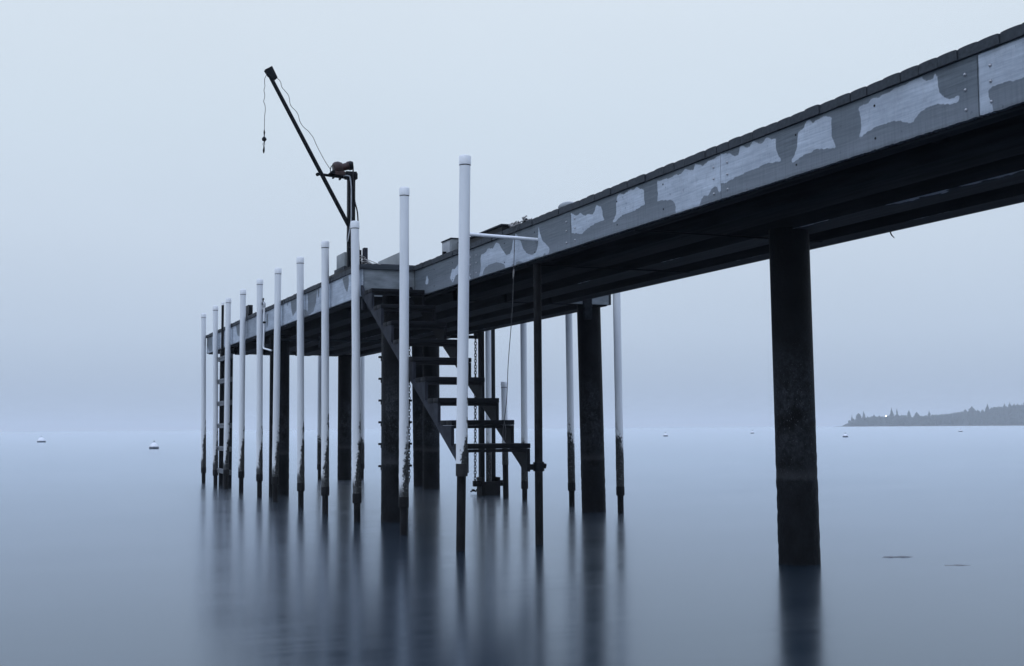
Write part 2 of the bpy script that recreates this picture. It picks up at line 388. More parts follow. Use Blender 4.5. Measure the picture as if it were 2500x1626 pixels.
wetp([(1420,640),(1445,620),(1440,740),(1425,760)])
wetp([(1240,900),(1290,920),(1310,990),(1245,1030)])
wetp([(1080,790),(1155,760),(1155,920),(1110,990),(1090,900)])
wetp([(1035,830),(1050,815),(1045,880)]); wetp([(780,960),(800,950),(795,1100),(780,1150)])
wetp([(390,1105),(450,1080),(450,1250),(410,1230)])
wetp([(5,1280),(95,1235),(95,1420),(60,1440),(20,1350)])
hs = cv([(505,1050),(650,990),(650,1230),(505,1300)], 5.16, 500, 580, XP)
E_.append((hs, .5))
for a, b_ in zip([YF, 23.6, 27.3, 31.0, 34.7], [23.6, 27.3, 31.0, 34.7, YE]):
    panel('fascia_panel', XP, a+.004, b_-.004, E_, 0.12, .025, pier)
# platform front wall (faces the shore): left piece beside the stairs and the short piece beyond the walkway
def wall_x(x0, x1, y, base, parent, face=-1):
    ny = int((x1-x0)/.02); zs = np.linspace(ZB, ZF, 24); xs = np.linspace(x0, x1, ny+1)
    v = []; vals = []
    for i, X in enumerate(xs):
        for z in zs:
            v.append((X, y, z)); q = .57+.03*math.sin(X*9+3)*math.sin(z*23)+rng.uniform(-.05, .05)
            if z > 4.29+.02*math.sin(X*14): q = .75
            vals.append(q if base is None else base)
    k = len(zs); f = [(i*k+j, (i+1)*k+j, (i+1)*k+j+1, i*k+j+1) for i in range(ny) for j in range(k-1)]
    rim = [i*k for i in range(ny+1)]+[ny*k+j for j in range(1, k)]+[i*k+k-1 for i in range(ny-1, -1, -1)]+[j for j in range(k-2, 0, -1)]
    o = len(v); v += [(v[r][0], y-face*.05, v[r][2]) for r in rim]; m_ = len(rim)
    f += [(rim[r], rim[(r+1) % m_], o+(r+1) % m_, o+r) for r in range(m_)]; vals += [.8]*m_
    mb = MB(); mb.add(v, f); me = mb.mesh('fascia_panel'); finish(me)
    a_ = me.attributes.new('wet', 'FLOAT', 'POINT'); a_.data.foreach_set('value', np.array(vals, np.float32))
    me.transform(Matrix.Translation(-parent.location)); return link('fascia_panel', me, M['wall'], parent)
wall_x(XP+.048, XW-.003, YF, None, pier)
wall_x(XW2+.02, XP2-.05, YF, None, pier)
wall_x(XP+.048, XP2-.05, YE, .4, pier, face=1)
# far-side fascias
obj('fascia_panel', MB().box(XW2-.045, XW2, Y0, YF-.01, ZB-.01, ZF), M['plank'], pier)
obj('fascia_panel', MB().box(XP2-.045, XP2, YF, YE, ZB, ZF), M['plank'], pier)
# decking: planks laid across the pier, bull-nosed ends showing over the fascia
def decking(x0, x1, y0, y1, pitch, name):
    mb = MB(); y = y0
    while y < y1-.01:
        yy = min(y+pitch-.008, y1); j = rng.uniform(-.008, .008); dz = rng.uniform(-.003, .004)
        # profile across the plank (Y,Z): rounded upper arrises, slight crown
        w = yy-y; pr = [(y, ZF+.003), (yy, ZF+.003), (yy, ZT-.006+dz), (yy-.006, ZT-.002+dz), (yy-.03, ZT+.0005+dz), (yy-.07, ZT+.0025+dz), (y+w*.5, ZT+.003+dz), (y+.05, ZT+.0025+dz), (y+.012, ZT+.0+dz), (y+.004, ZT-.002+dz), (y, ZT-.005+dz)]
        mb.prism(pr, 0, x0+j, x1+rng.uniform(-.008, .008)); y += pitch
    return obj(name, mb, M['plank'], pier, smooth=None)
decking(XW-.028, XW2+.03, Y0, YF-.03, .2158, 'decking')
decking(XP-.03, XP2+.03, YF-.04, YE+.02, .2158, 'decking')
obj('underdeck_shade_sheet', MB().box(XW+.06, XW2-.06, Y0, YF-.05, ZF-.006, ZF-.002), M['rubber'], pier, smooth=None)  # added black sheets that stand in for the shade under both decks
obj('underdeck_shade_sheet', MB().box(XP+.06, XP2-.06, YF+.06, YE-.06, ZF-.006, ZF-.002), M['rubber'], pier, smooth=None)
# small dark gap strip (nailer) under the planks
obj('nailer', MB().box(XW+.05, XW+.13, Y0, YF, ZB+.05, ZF-.002), M['beam'], pier)
# stringers under the walkway and the platform
def beam(x0, x1, y0, y1, z0, z1, scar=None):
    if scar is None:
        return obj('stringer', MB().box(x0, x1, y0, y1, z0, z1), M['beam'], pier, bevel=.01)
    nx, ny = 26, int((y1-y0)/.06)
    xs = np.linspace(x0, x1, nx+1); ys = np.linspace(y0, y1, ny+1)
    v = [(X, Y, z0) for X in xs for Y in ys]; vals = []
    for X in xs:
        for Y in ys:
            s = 0
            for (ya, yb, wd, st) in scar:
                if ya < Y < yb:
                    u = (Y-ya)/(yb-ya); e = wd*(.35+.65*abs(math.sin(u*math.pi*2.2+ya)))
                    s = max(s, st*max(0, 1-(X-x0)/e)*min(1, u*6, (1-u)*6)**.5)
            vals.append(s)
    f = [(i*(ny+1)+j, i*(ny+1)+j+1, (i+1)*(ny+1)+j+1, (i+1)*(ny+1)+j) for i in range(nx) for j in range(ny)]
    o = len(v); v += [(x0, y0, z0), (x1, y0, z0), (x1, y1, z0), (x0, y1, z0), (x0, y0, z1), (x1, y0, z1), (x1, y1, z1), (x0, y1, z1)]
    f += [(o, o+1, o+5, o+4), (o+1, o+2, o+6, o+5), (o+2, o+3, o+7, o+6), (o+3, o, o+4, o+7), (o+4, o+5, o+6, o+7)]; vals += [0]*8
    mb = MB(); mb.add(v, f); me = mb.mesh('stringer'); finish(me)
    a_ = me.attributes.new('scar', 'FLOAT', 'POINT'); a_.data.foreach_set('value', np.array(vals, np.float32))
    me.transform(Matrix.Translation(-pier.location)); return link('stringer', me, M['peel'], pier)
ZS = 3.905
beam(6.80, 6.93, Y0, YF-.01, ZS-.02, ZF-.01)
beam(7.52, 8.02, Y0, YF, ZS, ZF-.01)
beam(8.52, 8.97, Y0, YF, ZS, ZF-.01, [(11.15, 12.2, .12, 1.5), (9.3, 10.3, .20, 1.9), (8.3, 9.25, .16, 1.8), (6.9, 7.9, .07, 1.5), (14.4, 15.1, .1, 1.2), (17.2, 17.8, .12, 1.2)])
beam(9.43, 9.73, Y0, YF, ZS, ZF-.01, [(10.2, 11.1, .10, 1.1), (13.8, 14.6, .08, 1.0)])
for x0, x1 in ((5.83, 6.02), (6.62, 7.0), (7.5, 7.95), (8.5, 8.95), (9.42, 9.82), (10.3, 10.6)):
    beam(x0, x1, YF+.06, YE-.06, ZS-.012, ZF-.01, [(24+rng.uniform(0, 6), 31+rng.uniform(0, 4), .07, 1.1)])
# cross members hidden in the dark between stringers, and thin tie rods
for y in (8.2, 16.4, 24.5, 34.6):
    w = (6.93, 9.43) if y < YF else (5.83, 10.6)
    obj('cross_beam', MB().box(w[0], w[1], y, y+.16, ZS+.15, ZF-.02), M['beam'], pier, bevel=.01)
for y, z in ((12.55, 3.885), (15.75, 3.885)):
    obj('tie_rod', MB().tube([(XW+.02, y, z), (9.40, y-.02, z+.004)], .012, 8), M['black'], pier)
obj('hanger_post', MB().box(10.05, 10.21, 20.62, 20.70, 3.62, ZF-.02), M['beam'], pier, bevel=.008)
obj('hanger_post', MB().box(5.86, 5.93, 20.95, 21.05, 3.70, ZB+.1), M['stringer'], pier, bevel=.008)
# pile caps
for (x0, x1, y) in ((6.05, 10.6, 21.05), (6.1, 10.9, 30.3), (6.2, 10.9, 40.05)):
    if y < YE: obj('pile_cap', MB().box(x0, x1, y-.14, y+.14, ZS-.02+.16, ZS+.34), M['beam'], pier, bevel=.012)
def pile(xb, yb, xt, yt, r, zt=3.93, mtl='pile'):
    mb = MB(); n = 40; zs = np.concatenate([np.arange(-1.0, 2.3, .05), np.arange(2.3, zt+.01, .3), [zt]]); v = []; f = []
    ph = rng.uniform(0, 6)
    for i, z in enumerate(zs):
        u = (z)/(zt); cx = xb+(xt-xb)*u; cy = yb+(yt-yb)*u
        for k in range(n):
            a = 2*math.pi*k/n; rr = r*(1+.012*(1-u))
            if z < 1.9: rr += (rng.rand()-.5)*.010*min(1, (1.9-z))
            v.append((cx+rr*math.cos(a), cy+rr*math.sin(a), z))
    m_ = len(zs)
    for i in range(m_-1):
        for k in range(n): f.append((i*n+k, i*n+(k+1) % n, (i+1)*n+(k+1) % n, (i+1)*n+k))
    f.append(tuple((m_-1)*n+k for k in range(n)))
    mb.add(v, f); return obj('pile', mb, M[mtl], pier, smooth=50)
pile(8.66, 12.12, 8.62, 12.12, .235)
pile(10.46, 21.15, 10.38, 21.12, .225, 3.99)
pile(6.33, 20.55, 6.36, 20.6, .232)
pile(10.6, 31.13, 10.6, 31.13, .222)
pile(10.92, 32.9, 10.86, 32.9, .222)
pile(10.03, 37.9, 10.03, 37.9, .215)
pile(6.4, 30.25, 6.4, 30.3, .20)
# utility line and drain pipe slung under the platform, with the dark riser beside the pile
obj('drain_pipe', MB().tube([(6.05, 30.0, 3.80), (8.9, 29.8, 3.80), (9.2, 29.8, 3.80)], .03, 10), M['plank'], pier)
obj('pipe_hanger', MB().box(7.25, 7.29, 29.8, 29.95, 3.62, 3.9).box(7.25, 7.6, 29.8, 29.84, 3.6, 3.63), M['plank'], pier)
obj('riser_pipe', MB().tube([(6.05, 29.75, -.6), (6.05, 29.75, 3.9)], .045, 10), M['fouled'], pier)

# ------------------------------------------------------------------ guide poles (white PVC over iron pipe)
GP = 'white capped guide poles standing along the platform'
def guide_pole(x, y, ztop, zbot, r, label, xt=None, far=False, cap=True, coupling=True, core=.058, group=GP, name='guide_pole', yt=None):
    xt = x if xt is None else xt; yt = y if yt is None else yt
    th = thing(name, (x, y, 0), label, 'pole', group)
    def c(z): u = z/ztop; return (x+(xt-x)*u, y+(yt-y)*u, z)
    m = M['pvc_far'] if far else M['pvc']
    obj('core_pipe', MB().tube([c(-1), c(0), c(zbot+.05)], core, 16), M['fouled'], th)
    zs = [z for z in list(np.arange(zbot, 2.2, .06))+[2.2, 3, 4] if z < ztop-.08]+[ztop-.04]
    n = 24; v = []; f = []
    for i, z in enumerate(zs):
        cx, cy, _ = c(z)
        for k in range(n):
            rr = r+(rng.rand()*.006 if z < 1.0 else (rng.rand()*.003 if z < 1.7 else 0))
            v.append((cx+rr*math.cos(2*math.pi*k/n), cy+rr*math.sin(2*math.pi*k/n), z))
    for i in range(len(zs)-1):
        for k in range(n): f.append((i*n+k, i*n+(k+1) % n, (i+1)*n+(k+1) % n, (i+1)*n+k))
    f.append(tuple(range(n))[::-1]); f.append(tuple((len(zs)-1)*n+k for k in range(n)))
    mb = MB(); mb.add(v, f); obj('sleeve', mb, m, th, smooth=50)
    if coupling:
        obj('coupling', MB().tube([c(zbot-.012), c(zbot), c(zbot+.15), c(zbot+.165)], [r*.95, r*1.1, r*1.1, r*1.0], 20), M['fouled'], th)
    if cap:
        h = .125
        obj('cap', MB().tube([c(ztop-h), c(ztop-h+.006), c(ztop-.02), c(ztop-.006), c(ztop)], [r*1.06, r*1.09, r*1.09, r*1.04, r*.85], 24), M['cap'], th)
        obj('seal_ring', MB().tube([c(ztop-h-.012), c(ztop-h+.001)], r*1.035, 24), M['rubber'], th)
    return th
XG = 5.66
near = [  # base px, top px, top z, sleeve bottom z, label
 (497,1154,497,765.6,'leftmost guide pole, shortest in the picture, at the seaward end of the platform'),
 (526,1164,526,747,'second guide pole from the left, just left of the thin black post'),
 (552,1161,557.7,728,'third guide pole from the left, standing before the rungs of the ladder'),
 (589,1166,593.5,707,'fourth guide pole from the left, beside the small black box on deck'),
 (633.5,1174,634.4,682,'fifth guide pole from the left, directly beside the outdoor tap'),
 (672,1181.5,679,655,'sixth guide pole from the left, in front of a dark pile and riser pipe'),
 (734.5,1198,733,628,'seventh guide pole from the left, with broken dark fouling above the waterline'),
 (794,1209,794,589,'eighth guide pole from the left, nearest one left of the crane mast'),
 (871.7,1227,866.6,540,'guide pole directly in front of the crane mast'),
 (985.7,1238.6,987.4,458,'tall guide pole crossing the upper stair treads, chain hanging behind its edge')]
for xb, yb, xt, yt, lab in near:
    pt = at(xt, yt, 0, XG); Yp = pt[1]
    pb = at(xb, yb, 1, Yp)                       # the foot may lean a little in X
    pz = at(xb, yb, 0, XG)
    zb = pz[2]; 
    ang = (pb[0]-XG)/(pt[2]-pb[2])               # lean per metre
    x0 = XG+ang*pt[2]
    guide_pole(x0, Yp, pt[2], max(.3, pb[2]), .072, lab, xt=XG)
p11 = at(1135.5, 380, 0, XG)
g = guide_pole(5.60, p11[1]+.06, p11[2], 1.135, .074, 'tallest white pole, at the foot of the stairs, joined by a rail to the pier', xt=XG, coupling=False, core=.060, yt=p11[1])
obj('collar', MB().tube([(5.615, p11[1]+.05, .97), (5.615, p11[1]+.05, 1.135)], .079, 20), M['rubber'], g)
tl = at(1143, 571.5, 1, p11[1]); te = at(1312, 585, 0, XW)
obj('tie_rail', MB().tube([(XG+.05, p11[1], tl[2]), (XW-.002, te[1], te[2])], .0235, 14), M['cap'], g)
GF = 'guide poles rising beyond the far side of the platform'
XF = 10.76
for px, pyb, zt, lab in ((1281, 1192.5, 4.25, 'thin fouled pole seen in the gap right of the short capped pole'),
                         (1396, 1197, 4.3, 'fouled pole just left of the thick dark pile under the pier'),
                         (1515, 1208.6, 4.4, 'rightmost white guide pole, bright edged, just right of the thick pile'),
                         (884, 1144, 4.3, 'far pole half hidden behind the one before the crane mast'),
                         (780, 1146, 4.2, 'thin dark fouled pole seen beneath the platform left of a far pile')):
    p = at(px, pyb, 0, XF if px != 780 else 9.4)
    lean = -.03 if px > 1300 else 0
    guide_pole(p[0], p[1], zt, max(.2, p[2]), .072, lab, xt=p[0]+lean, far=True, cap=False, group=GF)
p = at(1230.5, 932, 0, XF)
guide_pole(p[0]+.03, p[1], p[2], .75, .070, 'short capped white pole standing low behind the bottom stair treads', xt=p[0], far=True, coupling=False, core=.066, group=GF)
# dark iron pipe at the stair foot, up to the deck
st = thing('iron_post', (6.88, 15.62, 0), 'slim dark iron post from water to walkway beside the lowest tread', 'post')
obj('pipe', MB().tube([(6.875, 15.60, -1), (6.875, 15.60, 1.0), (6.885, 15.62, 3.90)], .056, 18), M['fouled'], st)
obj('clamp', MB().tube([(6.875, 15.6, 1.0), (6.875, 15.6, 1.125)], .078, 12).tube([(6.93, 15.56, 1.075), (6.965, 15.55, 1.07)], .035, 8).tube([(6.93, 15.60, 1.02), (6.955, 15.60, 1.02)], .02, 6).tube([(6.93, 15.60, 1.115), (6.95, 15.6, 1.115)], .016, 6).box(6.70, 6.82, 15.58, 15.60, 1.02, 1.10), M['black'], st, bevel=.003)
# slim black post with pale cap between second and third poles
p = at(544, 738, 0, 5.738)
bp = thing('black_post', (5.738, p[1], 3.66), 'thin black post with pale cap between second and third guide poles', 'post')
obj('pipe', MB().tube([(5.738, p[1], 3.66), (5.738, p[1], p[2]-.08)], .036, 12), M['black'], bp)
obj('cap', MB().tube([(5.738, p[1], p[2]-.085), (5.738, p[1], p[2]-.01), (5.738, p[1], p[2])], [.042, .042, .03], 14), M['cap'], bp)

# ------------------------------------------------------------------ stairs
ST = thing('stairs', (6.22, 20.0, 0), 'dark open timber stairs descending from the platform front to the water', 'stairs')
XL, XR = 5.75, 6.70
treads = [(20.0-.5665*i, 3.975-.3235*i) for i in range(9)]
for i, (y, z) in enumerate(treads):
    mb = MB(); rr = .03
    for a, b_ in ((y, y+.235), (y+.247, y+.48)):
        mb.box(XL+.001*i, XR, a, b_, z-.07+rng.uniform(-.002, .002), z)
    obj('tread', mb, M['tread'], ST, bevel=.012)
    obj('tread_cleat', MB().box(XL+.05, XR-.05, y+.02, y+.06, z-.115, z-.072), M['tread'], ST)
def stringer_poly():
    up = []
    for i, (y, z) in enumerate(treads):
        up += [(y+.48, z-.073), (y+.012, z-.073)]
        if i < 8: up += [(y+.012, z-.345)]
    yl, zl = treads[-1]
    sl = .3235/.5665
    poly = [(20.70, 4.10)]+up+[(yl+.012, zl-.385), (yl+.14, zl-.392)]
    def low(Y): return (3.975-.435)+(Y-20.0)*sl
    yb = yl+.14+ .16
    poly += [(yb, low(yb)-.02), (20.70, low(20.70))]
    return poly
SPOLY = stringer_poly()
obj('stringer', MB().prism(SPOLY, 0, XL+.004, XL+.05), M['stringer'], ST, smooth=None)
obj('stringer', MB().prism(SPOLY, 0, XR-.048, XR-.004), M['tread'], ST, smooth=None)  # shade on the right stringer is put into its colour by the darker timber

# ------------------------------------------------------------------ ladders
def ladder(name, xa, ya, yb, rungs, label, ztop, rails=None, rail=(.05, .12)):
    th = thing(name, (xa, (ya+yb)/2, 0), label, 'ladder', 'timber ladders down into the water')
    for y in rails or (ya, yb):
        obj('rail', MB().box(xa+.03, xa+.03+.13, y-rail[1]/2, y+rail[1]/2, -.8, ztop), M['black'], th, bevel=.006)
    for z in rungs:
        obj('rung', MB().box(xa-.035, xa+.028, min(ya, yb)-.12, max(ya, yb)+.1, z-.085, z-.012).box(xa-.05, xa+.028, min(ya, yb)-.14, max(ya, yb)+.12, z-.01, z+.045), M['rung'], th, bevel=.008)
    return th
def yat(px): return at(px, 1000, 0, 5.8)[1]
ladder('ladder', 5.795, yat(536), yat(563), (3.63, 2.99, 2.36, 1.73, 1.09, .46), 'dark ladder with pale rungs at the seaward end of the platform', 3.95, rails=(yat(534), yat(544.5), yat(553)))
rz = []
for yy in (872, 925, 978, 1031, 1084, 1138):
    rz.append(at(927, yy, 1, 22.2)[2])
th = thing('ladder', (6.2, 22.0, 0), 'ladder hidden behind the thick pile below the platform, rung ends poking out left', 'ladder', 'timber ladders down into the water')
xl = at(929, 1000, 1, 22.2)[0]
for x in (xl+.06, xl+.50): obj('rail', MB().box(x-.03, x+.03, 22.2, 22.26, -.8, 3.9), M['black'], th, bevel=.005)
for z in rz: obj('rung', MB().box(xl-.045, xl+.6, 22.14, 22.2, z-.02, z+.02).box(xl+.0, xl+.56, 22.15, 22.2, z-.075, z-.02), M['black'], th, bevel=.004)

# ------------------------------------------------------------------ chains
def chain_mesh(p0, p1, wire, L, Wd):
    mb = MB(); p0 = Vector(p0); p1 = Vector(p1); d = (p1-p0); ln = d.length; d.normalize()
    n = int(ln/(L*.72)); a0 = d.orthogonal().normalized(); b0 = d.cross(a0)
    for i in range(n):
        c = p0+d*(i+.5)*ln/n; ang = (math.radians(38) if i % 2 else math.radians(128))+.1*math.sin(i*1.7)
        a = a0*math.cos(ang)+b0*math.sin(ang); pts = []
        for k in range(12):
            t_ = 2*math.pi*k/12
            pts.append(c+a*math.cos(t_)*Wd/2+d*(math.sin(t_)*L/2))
        pts.append(pts[0]); mb.tube(pts, wire, 5, caps=False)
    return mb
ch_y = 28.2; a_ = at(1161, 828, 1, ch_y); b_ = at(1160, 1186, 1, ch_y)
ch = thing('hanging_chain', (a_[0], ch_y, 0), 'heavy dark chain hanging from a bracket under the platform, right of the nearest white pole', 'chain', 'dark chains hanging under the platform')
obj('links', chain_mesh((a_[0], ch_y, a_[2]), (b_[0], ch_y, b_[2]), .0105, .098, .06), M['black'], ch, smooth=60)
br = MB(); q0 = at(1100, 824, 1, ch_y); q1 = at(1167, 827, 1, ch_y)
br.box(q0[0], q1[0], ch_y-.04, ch_y+.04, q1[2]-.0, q1[2]+.075); br.box(q1[0]-.10, q1[0], ch_y-.045, ch_y+.045, q1[2]-.005, 3.95)
obj('bracket', br, M['black'], ch, bevel=.005)
# pile of slack chain on a floating plate
cy = at(1150, 1193, 2, .05)
sl = MB()
for k in range(9):
    t_ = k/8; sl.tube([(b_[0]-.12+.30*t_, ch_y-.02, .06+.05*abs(math.sin(k*2.1))), (b_[0]-.07+.30*t_, ch_y+.03, .07)], .02, 6)
obj('slack_links', sl, M['fouled'], ch)
ch_y2 = 26.8; a2 = at(999, 846, 1, ch_y2); b2 = at(998.5, 1176, 1, ch_y2)
ch2 = thing('hanging_chain', (a2[0], ch_y2, 0), 'dark chain running down along the edge of the tall pole before the stairs', 'chain', 'dark chains hanging under the platform')
obj('links', chain_mesh((a2[0], ch_y2, 3.9), (b2[0], ch_y2, b2[2]), .010, .095, .058), M['black'], ch2, smooth=60)

# ------------------------------------------------------------------ mooring frame (twin dark posts round a white pole)
ym = 27.5
def mx_(px, z=2): return at(px, 1000, 1, ym)[0]
mf = thing('mooring_piles', (10.8, ym, 0), 'twin dark posts clasping a white pole, float collar at the waterline behind the stairs', 'mooring post')
for a, b_ in ((1175.5, 1186.5), (1200, 1213)):
    obj('post', MB().box(mx_(a), mx_(b_), ym+.09, ym+.22, -.8, 4.1), M['black'], mf, bevel=.006)
obj('guide_pipe', MB().tube([(mx_(1192.8), ym, z) for z in (.1, .5, 1, 1.5, 2, 3, 4.1)], .070, 20), M['pvc_far'], mf)
zc0, zc1 = at(1190, 1203, 1, ym)[2], at(1190, 1165, 1, ym)[2]
obj('float_collar', MB().box(mx_(1172), mx_(1177), ym-.10, ym+.25, -.2, zc1).box(mx_(1212), mx_(1217), ym-.10, ym+.25, -.2, zc1).box(mx_(1177), mx_(1212), ym-.12, ym-.07, -.2, zc1-.10), M['fouled'], mf, bevel=.01)
z0, z1 = at(1190, 1187, 1, ym)[2], at(1190, 1173, 1, ym)[2]
obj('bracket_arm', MB().box(mx_(1155), mx_(1172), ym-.06, ym+.06, z0, z1).tube([(mx_(1166), ym-.10, (z0+z1)/2), (mx_(1166), ym+.10, (z0+z1)/2)], .035, 8), M['fouled'], mf, bevel=.008)
obj('bracket_arm', MB().box(mx_(1217), mx_(1229), ym-.06, ym+.06, z0, z1).tube([(mx_(1220), ym-.10, (z0+z1)/2), (mx_(1220), ym+.10, (z0+z1)/2)], .03, 8), M['fouled'], mf, bevel=.008)

# ------------------------------------------------------------------ jib crane on the platform
yc = 22.35
def Q(x, y, dy=0):
    p = at(x, y, 1, yc+dy); return (p[0], yc+dy, p[2])
CR = thing('jib_crane', Q(853, 655)[:2]+(ZT,), 'black steel jib crane with leaning boom and electric hoist on the platform', 'crane')
top = Q(857, 424)
xm0, xm1 = Q(848, 560)[0], Q(856.3, 560)[0]
obj('mast', MB().box(xm0, xm1, yc-.05, yc+.05, ZT, top[2]), M['black'], CR, bevel=.006)
xb0, xb1 = Q(859.2, 480)[0], Q(866, 480)[0]
obj('mast', MB().box(xb0, xb1, yc-.05, yc+.05, ZT, top[2]), M['black'], CR, bevel=.006)
obj('mast_web', MB().box(xm1-.004, xb0+.004, yc+.0, yc+.03, ZT, top[2]), M['black'], CR)
c0, c1 = Q(843, 437), Q(869, 421)
obj('mast_cap', MB().box(c0[0], c1[0], yc-.08, yc+.08, c0[2]+.0, c1[2]).box(xb0+.02, c1[0]+.012, yc-.09, yc+.09, c0[2]-.0, c1[2]-.03), M['black'], CR, bevel=.008)
obj('boom', MB().tube([Q(852, 552), Q(776, 408), Q(661, 189)], [.040, .039, .037], 14), M['black'], CR)
hd = MB()
quad = [Q(645.5, 171.5), Q(663, 162.7), Q(676.5, 191), Q(670, 196), Q(655, 186)]
for dy in (-.055, .035):
    hd.prism([(p[0], p[2]) for p in quad], 1, yc+dy, yc+dy+.02)
hh = obj('boom_head', hd, M['black'], CR, smooth=None)
obj('pulley', MB().tube([Q(659, 175, -.035), Q(659, 175, .035)], .065, 18), M['black'], CR)
obj('brace_arm', MB().tube([Q(774, 424.5), Q(850, 434.5)], .027, 10).tube([Q(775, 426, -.045), Q(775, 426, .045)], .034, 12), M['black'], CR)
def q2(x, y, dy=0): return Q(780+x/10.317, 370+y/10.317, dy)
obj('hoist_base', MB().prism([(q2(225, 560)[0], q2(225, 560)[2]), (q2(300, 490)[0], q2(300, 490)[2]), (q2(360, 480)[0], q2(360, 480)[2]), (q2(640, 560)[0], q2(640, 560)[2]), (q2(650, 605)[0], q2(650, 605)[2]), (q2(500, 612)[0], q2(500, 612)[2])], 1, yc-.08, yc+.08)
    .box(q2(330, 600)[0], q2(365, 600)[0], yc-.05, yc+.05, q2(0, 655)[2], q2(0, 570)[2]).box(q2(497, 600)[0], q2(535, 600)[0], yc-.05, yc+.05, q2(0, 675)[2], q2(0, 590)[2]), M['black'], CR, bevel=.004)
obj('hoist_drum', MB().tube([q2(350, 425, 0), q2(400, 420, 0), q2(480, 410, 0), q2(570, 405, 0)], [.095, .118, .122, .095], 20).box(q2(365, 500)[0], q2(620, 500)[0], yc-.09, yc+.09, q2(0, 575)[2], q2(0, 470)[2]), M['rust'], CR, bevel=.008)
obj('hoist_motor', MB().tube([q2(520, 418, -.02), q2(640, 385, -.03), q2(700, 370, -.035), q2(715, 362, -.037), q2(790, 345, -.042), q2(830, 345, -.045)], [.070, .070, .072, .082, .084, .06], 20), M['rust'], CR)
obj('motor_cap', MB().tube([q2(735, 366, -.04), q2(800, 350, -.045), q2(845, 348, -.05)], [.086, .086, .07], 20), M['black'], CR)
obj('cable_guard', MB().tube([q2(280, 520), q2(272, 440), q2(300, 370), q2(350, 335), q2(385, 350)], .009, 6), M['black'], CR)
def zo(l): return [Q(600+a/2.816, 130+b/2.816, c) for a, b, c in l]
def smooth_pts(pts, k=4):
    P_ = [Vector(p) for p in pts]; r = []
    for i in range(len(P_)-1):
        p0, p1, p2, p3 = P_[max(i-1, 0)], P_[i], P_[i+1], P_[min(i+2, len(P_)-1)]
        for j in range(k):
            u = j/k; r.append(.5*((2*p1)+(p2-p0)*u+(2*p0-5*p1+4*p2-p3)*u*u+(3*p1-p0-3*p2+p3)*u**3))
    r.append(P_[-1]); return r
def z3(l): return [Q(640+a/5.95, 140+b/5.95, c) for a, b, c in l]
obj('hoist_cable', MB().tube(smooth_pts(z3([(215,302,0),(250,330,0),(272,370,0),(285,430,.01),(330,485,.01),(375,540,0),(396,600,0),(405,670,-.01),(430,720,0),(490,780,.01),(525,840,.01),(545,920,0),(580,985,0),(620,1030,0),(665,1065,0),(700,1110,0),(742,1165,0)])+[Q(774, 357), Q(792, 391), q2(275, 450)]), .0055, 6), M['wire'], CR)
obj('load_cable', MB().tube(smooth_pts(z3([(70,205,0),(60,260,0),(38,310,0),(36,370,.01),(40,420,0),(27,480,0),(38,540,0),(35,590,0),(22,640,0),(40,690,0),(46,760,0),(38,840,0),(35,900,0),(33,1000,0),(31,1060,0)])), .0055, 6), M['wire'], CR)
hk = MB()
hk.tube(z3([(31,1055,0),(32,1090,0),(31,1130,0),(29,1165,0)]), [.008, .017, .010, .008], 8)
hk.tube(z3([(28,1150,0),(28,1175,0),(32,1200,0),(34,1225,0)]), [.012, .040, .044, .012], 6)
hk.tube(z3([(36,1225,0),(16,1250,0),(12,1268,0),(24,1278,0),(38,1268,0),(36,1248,0),(30,1225,0)]), .007, 6)
hk.tube(z3([(25,1275,0),(27,1310,0),(23,1360,0),(22,1392,0)]), [.006, .014, .020, .009], 8)
obj('hook', hk, M['black'], CR)
obj('power_cable', MB().tube(smooth_pts([q2(845, 380, -.05), q2(848, 480, -.09), q2(845, 640, -.10), q2(870, 950, -.09), q2(890, 1250, -.08), q2(950, 1500, -.07), Q(874, 540, -.07), Q(876, 600, -.08), Q(880, 650, -.08)]), .014, 8), M['rubber'], CR)
obj('power_cable', MB().tube(smooth_pts([q2(600, 610, -.06), q2(720, 610, -.09), q2(770, 660, -.10), q2(800, 900, -.10), q2(800, 1300, -.09), Q(857, 540, -.1), Q(851, 575, -.1), Q(848, 590, -.1)]), .013, 8), M['conduit'], CR)
cl = MB()
for k in range(3):
    pts = [(Q(851, 583)[0]+(.10+.012*k)*math.cos(t_)*.45, yc-.075-.012*k, Q(851, 583)[2]+(.17+.01*k)*math.sin(t_)) for t_ in np.linspace(0, 2*math.pi, 20)]
    cl.tube(pts, .011, 6, caps=False)
obj('cable_coil', cl, M['rubber'], CR)

# ------------------------------------------------------------------ things lying on the deck
def deckbox(name, x0, x1, y0, y1, z1, m, label, cat, lid=None, z0=ZT+.012):
    th = thing(name, ((x0+x1)/2, (y0+y1)/2, z0), label, cat)
    obj('body', MB().box(x0, x1, y0, y1, z0, z1), M[m], th, bevel=.008)
    if lid: obj('lid', MB().box(x0-.02, x1+.02, y0-.02, y1+.02, z1+.001, z1+.035), M[lid], th, bevel=.006)
    return th
